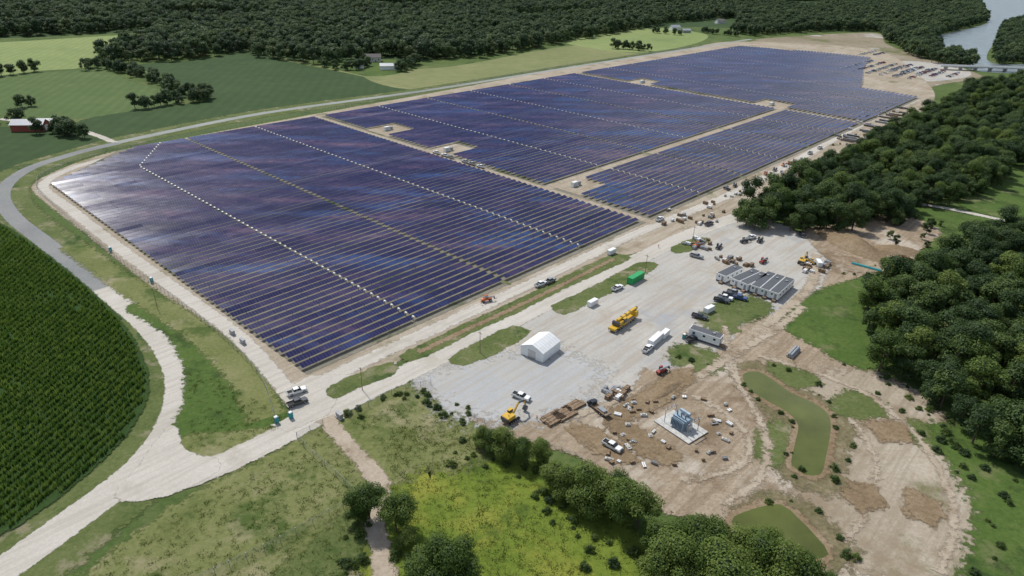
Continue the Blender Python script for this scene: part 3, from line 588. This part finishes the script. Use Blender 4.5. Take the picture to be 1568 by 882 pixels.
# ---------------- buildings ----------------
def gable(name,L,wd,h,rh,wall,roof,u,v,rz,win=True):
    mb=MB(); mb.box((0,0,h/2),(L,wd,h),wall)
    mb.add([(-L/2,-wd/2,h),(-L/2,wd/2,h),(-L/2,0,h+rh),(L/2,-wd/2,h),(L/2,wd/2,h),(L/2,0,h+rh)],[(0,2,1),(3,4,5)],wall)
    o_=.5; k=rh/(wd/2)
    for sg in(-1,1):
        mb.add([(-L/2-o_,sg*(wd/2+o_),h-k*o_),(L/2+o_,sg*(wd/2+o_),h-k*o_),(L/2+o_,0,h+rh+.05),(-L/2-o_,0,h+rh+.05),(-L/2-o_,sg*(wd/2+o_),h-k*o_+.2),(L/2+o_,sg*(wd/2+o_),h-k*o_+.2),(L/2+o_,0,h+rh+.25),(-L/2-o_,0,h+rh+.25)],[(0,1,2,3),(4,5,6,7),(0,1,5,4),(1,2,6,5),(0,3,7,4)],roof)
    if win:
        for sg in(-1,1):
            for x in(-.32,-.1,.32): mb.box((x*L,sg*(wd/2+.03),h*.55),(1.2,.08,1.2),'glass')
            mb.box((.12*L,sg*(wd/2+.03),1.05),(1,.08,2.1),'rust')
    else: mb.box((L/2+.03,0,h*.4),(.08,wd*.4,h*.8),'white')
    put(name,mb.mesh(name),G(u,v),rz,z=.05)
gable('barn',20,10,4.5,2.6,'rust','silver',48,199,.15,False); gable('farm_shed',14,8,3.5,2,'white','silver',68,194,.15,False)
gable('farmhouse',16,10,5,3,'brick','shingle',572,94,.3); gable('farm_shed',20,10,4,2.,'white','silver',597,106,.2,False); gable('garage',10,8,3.5,2,'white','shingle',550,104,.2,False)
gable('farmhouse',16,10,5,3,'white','silver',1033,46,.3); gable('house',16,10,5,3,'white','shingle',1102,36,.3); gable('house',22,12,5,3,'white','silver',1228,9,.3); gable('farm_shed',14,8,4,2,'grey','silver',1050,50,.3,False)
a,b=G(1436,106),G(1640,113); L=np.linalg.norm(b-a); mb=MB(); mb.box((0,0,4),(L,9,.8),'concrete')
for sg in(-1,1): mb.box((0,sg*4.4,4.9),(L,.25,.9),'white')
for i in range(9): x=-L/2+L*(i+.5)/9; mb.box((x,0,1.5),(1.2,7,3.2),'concrete'); mb.box((x,0,3.34),(1.6,8.4,.5),'concrete')
put('road_bridge',mb.mesh('road_bridge'),(a+b)/2,math.atan2(b[1]-a[1],b[0]-a[0]),z=.2)
# ---------------- fences and poles ----------------
m,nt,bs,out=newmat('chain_link'); bs.inputs['Base Color'].default_value=(.4,.42,.42,1); bs.inputs['Metallic'].default_value=.5
tcn=nt.nodes.new('ShaderNodeTexCoord').outputs['Object']; nt.links.new(ramp_(nt,noise_(nt,tcn,3.,3),[(.3,.10),(.7,.24)]),bs.inputs['Alpha']); M['chain']=m
def fence(pts,h=2.2,step=3.5):
    P=crom(np.array([G(*p) for p in pts]),False,step); mb=MB()
    for i,p in enumerate(P):
        mb.cyl((p[0],p[1],0),(p[0],p[1],h+.1),.07,'steel',5)
        if i<len(P)-1:
            q=P[i+1]; mb.cyl((p[0],p[1],h),(q[0],q[1],h),.035,'steel',4); mb.add([(p[0],p[1],.05),(q[0],q[1],.05),(q[0],q[1],h),(p[0],p[1],h)],[(0,1,2,3)],'chain')
    link(bpy.data.objects.new('chain_link_fence',mb.mesh('chain_link_fence')))
fence([(60,272),(58,290),(110,340),(180,398),(240,440),(320,500),(370,545),(405,590),(422,650)])
fence([(455,672),(480,700),(515,730),(540,755)]); fence([(540,770),(430,832),(330,880),(280,905)]); fence([(455,672),(495,652)])
fence([(535,640),(600,605),(660,590)]); fence([(60,272),(120,246),(190,228),(480,173),(870,101),(1060,73)]); fence([(715,632),(780,668),(860,690),(920,725),(1000,778)],1.2)
mb=MB(); h=8; mb.cyl((0,0,0),(0,0,h),.13,'timber',8,.08); mb.box((0,0,h-.6),(1.8,.1,.12),'timber')
for x in(-.8,-.3,.3,.8): mb.cyl((x,0,h-.5),(x,0,h-.25),.05,'white',6)
pm=mb.mesh('utility_pole')
for p in ((988,418),(735,541),(241,472),(555,598),(1060,372)): put('utility_pole',pm,G(*p),angB+1.57)
mb=MB(); P=crom(np.array([G(*p) for p in ((1380,395),(1400,402),(1430,412))]),False,2.)
for i in range(len(P)-1): p,q=P[i],P[i+1]; mb.cyl((p[0],p[1],0),(p[0],p[1],1.5),.04,'steel',4); mb.add([(p[0],p[1],.4),(q[0],q[1],.4),(q[0],q[1],1.4),(p[0],p[1],1.4)],[(0,1,2,3)],'orange')
link(bpy.data.objects.new('safety_fence',mb.mesh('safety_fence')))
# ---------------- workers ----------------
m,nt,bs,out=newmat('worker_clothes'); tcn=nt.nodes.new('ShaderNodeTexCoord'); sx=nt.nodes.new('ShaderNodeSeparateXYZ'); nt.links.new(tcn.outputs['Object'],sx.inputs[0])
c=ramp_(nt,math_(nt,'DIVIDE',sx.outputs[2],2.),[(0,(.03,.03,.03)),(.06,(.05,.07,.14)),(.47,(.9,.2,.03)),(.76,(.5,.3,.2)),(.855,(.85,.85,.8))]); nt.links.new(c,bs.inputs['Base Color'])
for n_ in nt.nodes:
    if n_.type=='VALTORGB': n_.color_ramp.interpolation='CONSTANT'
M['wk']=m
def worker(u,v,rz,seed):
    r_=random.Random(seed); sw=r_.uniform(.1,.3)
    J=[(0,0,.95,.15),(0,0,1.2,.15),(0,0,1.42,.17),(0,0,1.52,.065),(0,.02,1.66,.10),(0,.01,1.76,.09),
       (.11,0,.88,.10),(.12,sw,.5,.07),(.12,sw*1.1,.08,.045),(.12,sw*1.1+.16,.04,.04),(-.11,0,.88,.10),(-.12,-sw*.6,.5,.07),(-.12,-sw,.08,.045),(-.12,-sw+.16,.04,.04),
       (.22,0,1.42,.065),(.28,-.05,1.15,.05),(.26,.15,.95,.035),(.26,.22,.9,.03),(-.22,0,1.42,.065),(-.28,.05,1.15,.05),(-.25,.25,1.0,.035),(-.25,.32,.98,.03)]
    E=[(0,1),(1,2),(2,3),(3,4),(4,5),(0,6),(6,7),(7,8),(8,9),(0,10),(10,11),(11,12),(12,13),(2,14),(14,15),(15,16),(16,17),(2,18),(18,19),(19,20),(20,21)]
    me=bpy.data.meshes.new('construction_worker'); me.from_pydata([j[:3] for j in J],E,[]); me.materials.append(M['wk'])
    o=put('construction_worker',me,G(u,v),rz); o.modifiers.new('skin','SKIN')
    for i,j in enumerate(J): me.skin_vertices[0].data[i].radius=(j[3],j[3]); me.skin_vertices[0].data[i].use_root=(i==0)
    o.modifiers.new('sub','SUBSURF').levels=1
for i,(u,v) in enumerate(((737,467),(741,465),(752,460),(1008,380),(822,644))): worker(u,v,i*1.3,i)
# ---------------- trees ----------------
def tree_mesh(name,seed,h,r,nleaf,ls,leaf,core=True,low=.3):
    R=np.random.default_rng(seed); mb=MB(); nl=R.integers(9,14); lob=[(np.array([R.normal(0,r*.1),R.normal(0,r*.1),h*.74]),r*.5)]
    for i in range(nl):
        t=2*math.pi*i/nl*1.6+R.normal(0,.35); q=R.uniform(.3,.78)*r; z=h*R.uniform(low+.12,.88-.25*q/r); lob.append((np.array([q*math.cos(t),q*math.sin(t),z]),r*R.uniform(.22,.46)))
    mb.cyl((0,0,-.2),(0,0,h*.55),h*.022,'bark',7,h*.012)
    for c_,rr in lob[:7]: mb.cyl((0,0,h*R.uniform(.25,.45)),tuple(c_),h*.009,'bark',4,h*.003)
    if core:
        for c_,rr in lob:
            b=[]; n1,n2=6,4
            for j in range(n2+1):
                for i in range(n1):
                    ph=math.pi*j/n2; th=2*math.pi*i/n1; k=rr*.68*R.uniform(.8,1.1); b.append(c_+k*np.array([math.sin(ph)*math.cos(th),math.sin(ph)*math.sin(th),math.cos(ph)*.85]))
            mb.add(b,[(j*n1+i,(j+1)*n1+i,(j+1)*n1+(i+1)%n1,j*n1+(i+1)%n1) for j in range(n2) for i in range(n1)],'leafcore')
    Vv=[];Ff=[]; wts=np.array([l[1]**2 for l in lob]); wts/=wts.sum(); pick=R.choice(len(lob),nleaf,p=wts)
    for i in range(nleaf):
        c_,rr=lob[pick[i]]; dv=R.normal(0,1,3); dv[2]=dv[2]*.9+.25; dv/=np.linalg.norm(dv)
        p=c_+dv*rr*(R.uniform(.72,1.2))*np.array([1,1,.88])
        n_=dv*.8+np.array([0,0,.35])+R.normal(0,.4,3); n_/=np.linalg.norm(n_); t_=np.cross(n_,R.normal(0,1,3)); t_/=max(np.linalg.norm(t_),1e-5); b_=np.cross(n_,t_); s_=ls*R.uniform(.6,1.3)
        k=len(Vv); Vv+= [p+t_*s_,p+b_*s_*.6,p-t_*s_*.9,p-b_*s_*.65]; Ff.append((k,k+1,k+2,k+3))
    mb.add(Vv,Ff,leaf); return mb.mesh(name)
def coll(name,meshes):
    c=bpy.data.collections.new(name)
    for i,m_ in enumerate(meshes): c.objects.link(bpy.data.objects.new(f'{name}_{i}',m_))
    return c
far=coll('woodland_tree',[tree_mesh('tree_far',10+i,17+2*(i%3),7.4,800,.8,'leaffar_haze',low=.1) for i in range(6)])
mid=coll('forest_tree',[tree_mesh('tree_mid',30+i,14+2.5*(i%4),6.5,3000,.38,'leaf' if i<6 else 'leafb',low=.12) for i in range(7)])
fine_m=[tree_mesh('deciduous_tree',50+i,12,5.3,7500,.22,'leafb',low=.05) for i in range(6)]
def inpoly(P,x,y):
    c=np.zeros(len(x),bool); n=len(P)
    for i in range(n):
        x1,y1=P[i];x2,y2=P[(i+1)%n]
        if y1==y2: continue
        k=((y1>y)!=(y2>y))&(x<(x2-x1)*(y-y1)/(y2-y1)+x1); c^=k
    return c
def sample(poly,sp,excl=(),frac=1.):
    P=np.array([G(*p) for p in poly]); lo=P.min(0);hi=P.max(0)
    X,Y=np.meshgrid(np.arange(lo[0],hi[0],sp),np.arange(lo[1],hi[1],sp)); X=X.ravel()+rng.uniform(-.48,.48,X.size)*sp; Y=Y.ravel()+rng.uniform(-.48,.48,Y.size)*sp
    k=inpoly(P,X,Y)
    for e in excl: k&=~inpoly(np.array([G(*p) for p in e]),X,Y)
    k&=rng.random(X.size)<frac
    return np.stack([X[k],Y[k],np.zeros(k.sum())],1)
def scatter(name,pts,smin,smax,cl,n):
    N=len(pts); me=bpy.data.meshes.new(name); me.from_pydata([tuple(p) for p in pts],[],[])
    lf=.5+.5*np.sin(pts[:,0]*.021+1.3*np.sin(pts[:,1]*.017))*np.cos(pts[:,1]*.013+pts[:,0]*.006)
    sc=smin+(smax-smin)*(.35*lf+.65*rng.random(N))
    for nm,tp,vals in(('scl','FLOAT',sc),('rot','FLOAT',rng.uniform(0,6.28,N)),('idx','INT',rng.integers(0,n,N))):
        at=me.attributes.new(nm,tp,'POINT'); at.data.foreach_set('value',vals)
    o=link(bpy.data.objects.new(name,me)); ng=bpy.data.node_groups.new(name,'GeometryNodeTree')
    ng.interface.new_socket('Geometry',in_out='INPUT',socket_type='NodeSocketGeometry'); ng.interface.new_socket('Geometry',in_out='OUTPUT',socket_type='NodeSocketGeometry')
    A=ng.nodes.new; gi=A('NodeGroupInput');go=A('NodeGroupOutput');ip=A('GeometryNodeInstanceOnPoints');ci=A('GeometryNodeCollectionInfo')
    ci.inputs['Collection'].default_value=cl; ci.inputs['Separate Children'].default_value=True; ci.inputs['Reset Children'].default_value=True
    def na(nm,tp): q=A('GeometryNodeInputNamedAttribute'); q.data_type=tp; q.inputs['Name'].default_value=nm; return q.outputs['Attribute']
    cx=A('ShaderNodeCombineXYZ'); er=A('FunctionNodeEulerToRotation'); L=ng.links.new
    L(na('rot','FLOAT'),cx.inputs[2]); L(cx.outputs[0],er.inputs[0]); L(er.outputs[0],ip.inputs['Rotation']); L(na('scl','FLOAT'),ip.inputs['Scale']); L(na('idx','INT'),ip.inputs['Instance Index'])
    ip.inputs['Pick Instance'].default_value=True; L(gi.outputs[0],ip.inputs['Points']); L(ci.outputs[0],ip.inputs['Instance']); L(ip.outputs[0],go.inputs[0])
    md=o.modifiers.new('scatter','NODES'); md.node_group=ng; print(name,N); return o
farP=[(-160,50),(0,58),(150,52),(240,45),(252,60),(160,82),(145,100),(215,97),(300,91),(370,80),(395,87),(480,99),(520,97),(540,91),(600,86),(640,93),(700,92),(770,84),(860,66),(940,52),(1000,41),(1060,38),(1120,50),(1155,56),(1200,52),(1280,48),(1345,48),(1362,66),(1400,90),(1425,92),(1440,80),(1424,68),(1440,54),(1510,34),(1498,2),(1490,-22),(-160,-30)]
clear=clearings+[[(1018,50),(1020,36),(1125,28),(1130,46),(1060,54)],[(1200,14),(1205,2),(1250,2),(1255,14)],fieldE]
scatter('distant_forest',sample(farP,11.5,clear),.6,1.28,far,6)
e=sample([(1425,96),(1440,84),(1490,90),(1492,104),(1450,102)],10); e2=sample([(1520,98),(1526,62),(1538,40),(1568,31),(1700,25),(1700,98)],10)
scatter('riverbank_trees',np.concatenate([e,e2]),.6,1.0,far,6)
hed=[]
for ln,sp,wd in (([(145,104),(190,110),(235,123),(268,140),(312,152)],5.5,9),([(312,154),(220,166)],6,5),([(940,74),(985,78)],6,6),([(0,117),(55,110)],9,5),([(495,102),(540,108),(560,100)],9,8),([(615,110),(640,98)],8,5),([(1075,50),(1130,56)],9,6),([(60,205),(100,206),(130,212)],8,5),([(1000,50),(1040,54)],10,4),([(35,165),(45,163)],8,3),([(0,190),(30,186)],8,5),([(95,200),(110,207)],5,5)):
    for p in crom(np.array([G(*p) for p in ln]),False,sp):
        for k in range(2): hed.append((p[0]+rng.normal(0,wd*.5),p[1]+rng.normal(0,wd*.5),0))
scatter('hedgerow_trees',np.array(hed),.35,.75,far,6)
F1=[(1240,272),(1268,254),(1305,240),(1345,215),(1440,170),(1495,140),(1568,130),(1700,126),(1700,262),(1540,256),(1530,290),(1470,312),(1400,325),(1385,348),(1330,352),(1240,362),(1150,352),(1128,346),(1140,325),(1200,300)]
F2=[(1335,440),(1400,430),(1440,395),(1470,378),(1568,360),(1750,370),(1750,800),(1568,745),(1500,705),(1455,650),(1400,600),(1335,565),(1310,535),(1322,490)]
scatter('forest',np.concatenate([sample(F1,7.4),sample(F2,7.1)]),.5,1.18,mid,7)
scatter('forest_edge_shrubs',sample([(1345,345),(1400,335),(1460,350),(1440,400),(1390,415),(1350,380)],7,frac=.35),.15,.4,mid,7)
for i,(u,v,sc) in enumerate(((738,684,.55),(752,692,.75),(775,700,.8),(798,708,.75),(823,712,.65),(846,745,.8),(868,760,.95),(893,775,1.05),(920,788,1.1),(948,800,1.15),(975,808,1.05),(905,760,.85),(940,770,.95),(1002,848,.85),(1030,850,1.05),(1060,862,1.15),(1090,872,1.15),(1120,885,1.15),(1150,890,1.15),(1185,905,1.15),(1215,920,1.05),(1025,890,1.15),(1065,905,1.2),(1110,925,1.2),(1000,905,.9),(1050,830,.8),(1160,860,.8),(1250,925,.9),
    (566,795,1.0),(607,815,.9),(548,800,.5),(625,835,.5),(650,905,.95),(690,900,1.05),(670,880,.85),(710,880,.6),(520,905,.5),(240,908,.4))):
    put('deciduous_tree',fine_m[i%6],G(u,v),rng.uniform(0,6.28),sc*rng.uniform(.82,1.15),z=0)
sc_=coll('shrub',[tree_mesh('shrub',80+i,2.6,2.3,900,.17,'leafb' if i else 'leaf',low=.0) for i in range(4)])
pts=[]
for ln,wd,sp in (([(600,612),(640,604),(680,622),(720,650),(745,672)],3,1.6),([(700,690),(780,720),(850,780),(900,830),(990,865)],5,1.6),([(1185,560),(1240,590),(1275,625),(1290,660),(1270,730)],3,5.),([(1140,590),(1190,628),(1213,650),(1203,700),(1230,738)],2.5,4.),([(1270,790),(1290,850),(1320,870)],3,5.),([(1150,770),(1210,768)],2.5,4.),([(540,830),(530,870),(560,820)],4,2.),([(600,850),(620,870),(640,840)],4,2.),([(1320,560),(1400,612),(1450,680),(1500,730)],6,2.),([(1030,548),(1080,558)],2,4.),([(540,640),(600,610)],3,3.),([(1300,425),(1350,415)],3,3.),([(1450,690),(1500,740),(1530,830),(1520,900)],7,4.)):
    for p in crom(np.array([G(*p) for p in ln]),False,sp): pts.append((p[0]+rng.normal(0,wd*.6),p[1]+rng.normal(0,wd*.6),0))
scatter('shrubs',np.array(pts),.15,.85,sc_,4)
def tuft(seed,nb,sp,h0,h1,wd,mt):
    R=np.random.default_rng(seed); mb=MB(); V=[];Fc=[]
    for i in range(nb):
        p=R.normal(0,sp,3); p[2]=0; d_=R.normal(0,.3,3); d_[2]=R.uniform(h0,h1); t=np.cross(d_,R.normal(0,1,3)); t/=np.linalg.norm(t); k=len(V); V+=[p-t*wd,p+t*wd,p+d_*.6+t*wd*1.3,p+d_]; Fc.append((k,k+1,k+2,k+3))
    mb.add(V,Fc,mt); return mb.mesh('weed')
tc_=coll('weed',[tuft(i,26,.5,.2,.55,.07,'tuft') for i in range(4)])
tp=np.concatenate([sample([(290,775),(450,690),(495,655),(560,745),(560,900),(100,900)],1.4,frac=.6),sample([(600,660),(700,640),(760,690),(1000,850),(1000,900),(600,900)],1.2,frac=.7),sample([(540,645),(650,600),(735,670),(600,720)],1.3,frac=.6),sample([(290,560),(440,640),(420,665),(290,690)],1.4,frac=.5)])
scatter('weeds',tp,.3,1.2,tc_,4)
# corn field: rows of plants that curve with the field edge
cornP=[(-140,300),(-60,325),(0,345),(60,385),(120,432),(172,482),(205,530),(222,575),(218,620),(188,668),(130,726),(60,780),(-20,830),(-140,900)]
region('corn_field_soil',cornP,'corn',2,3)
cc_=coll('corn',[tuft(100+i,13,.25,1.5,2.2,.14,'cornleaf') for i in range(4)])
Pc=np.array([G(*p) for p in cornP]); lo=Pc.min(0);hi=Pc.max(0); ctr=np.array([lo[0]-180.,(lo[1]+hi[1])/2-10])
cp=[]
for r_ in np.arange(150,420,2.3):
    n=int(r_*2.2/.8); th=np.linspace(-1.1,1.1,n)+rng.uniform(-.3,.3,n)/r_; x=ctr[0]+r_*np.cos(th)+rng.normal(0,.08,n); y=ctr[1]+r_*np.sin(th)+rng.normal(0,.08,n); k=inpoly(Pc,x,y); cp.append(np.stack([x[k],y[k],np.zeros(k.sum())],1))
cp=np.concatenate(cp); pp=np.sin(cp[:,0]*.09+np.sin(cp[:,1]*.06)*2)*np.sin(cp[:,1]*.11); cp=cp[(rng.random(len(cp))>.35*(pp>.7))]
scatter('corn_field',cp,.75,1.12,cc_,4)
print('done',len(bpy.data.objects))
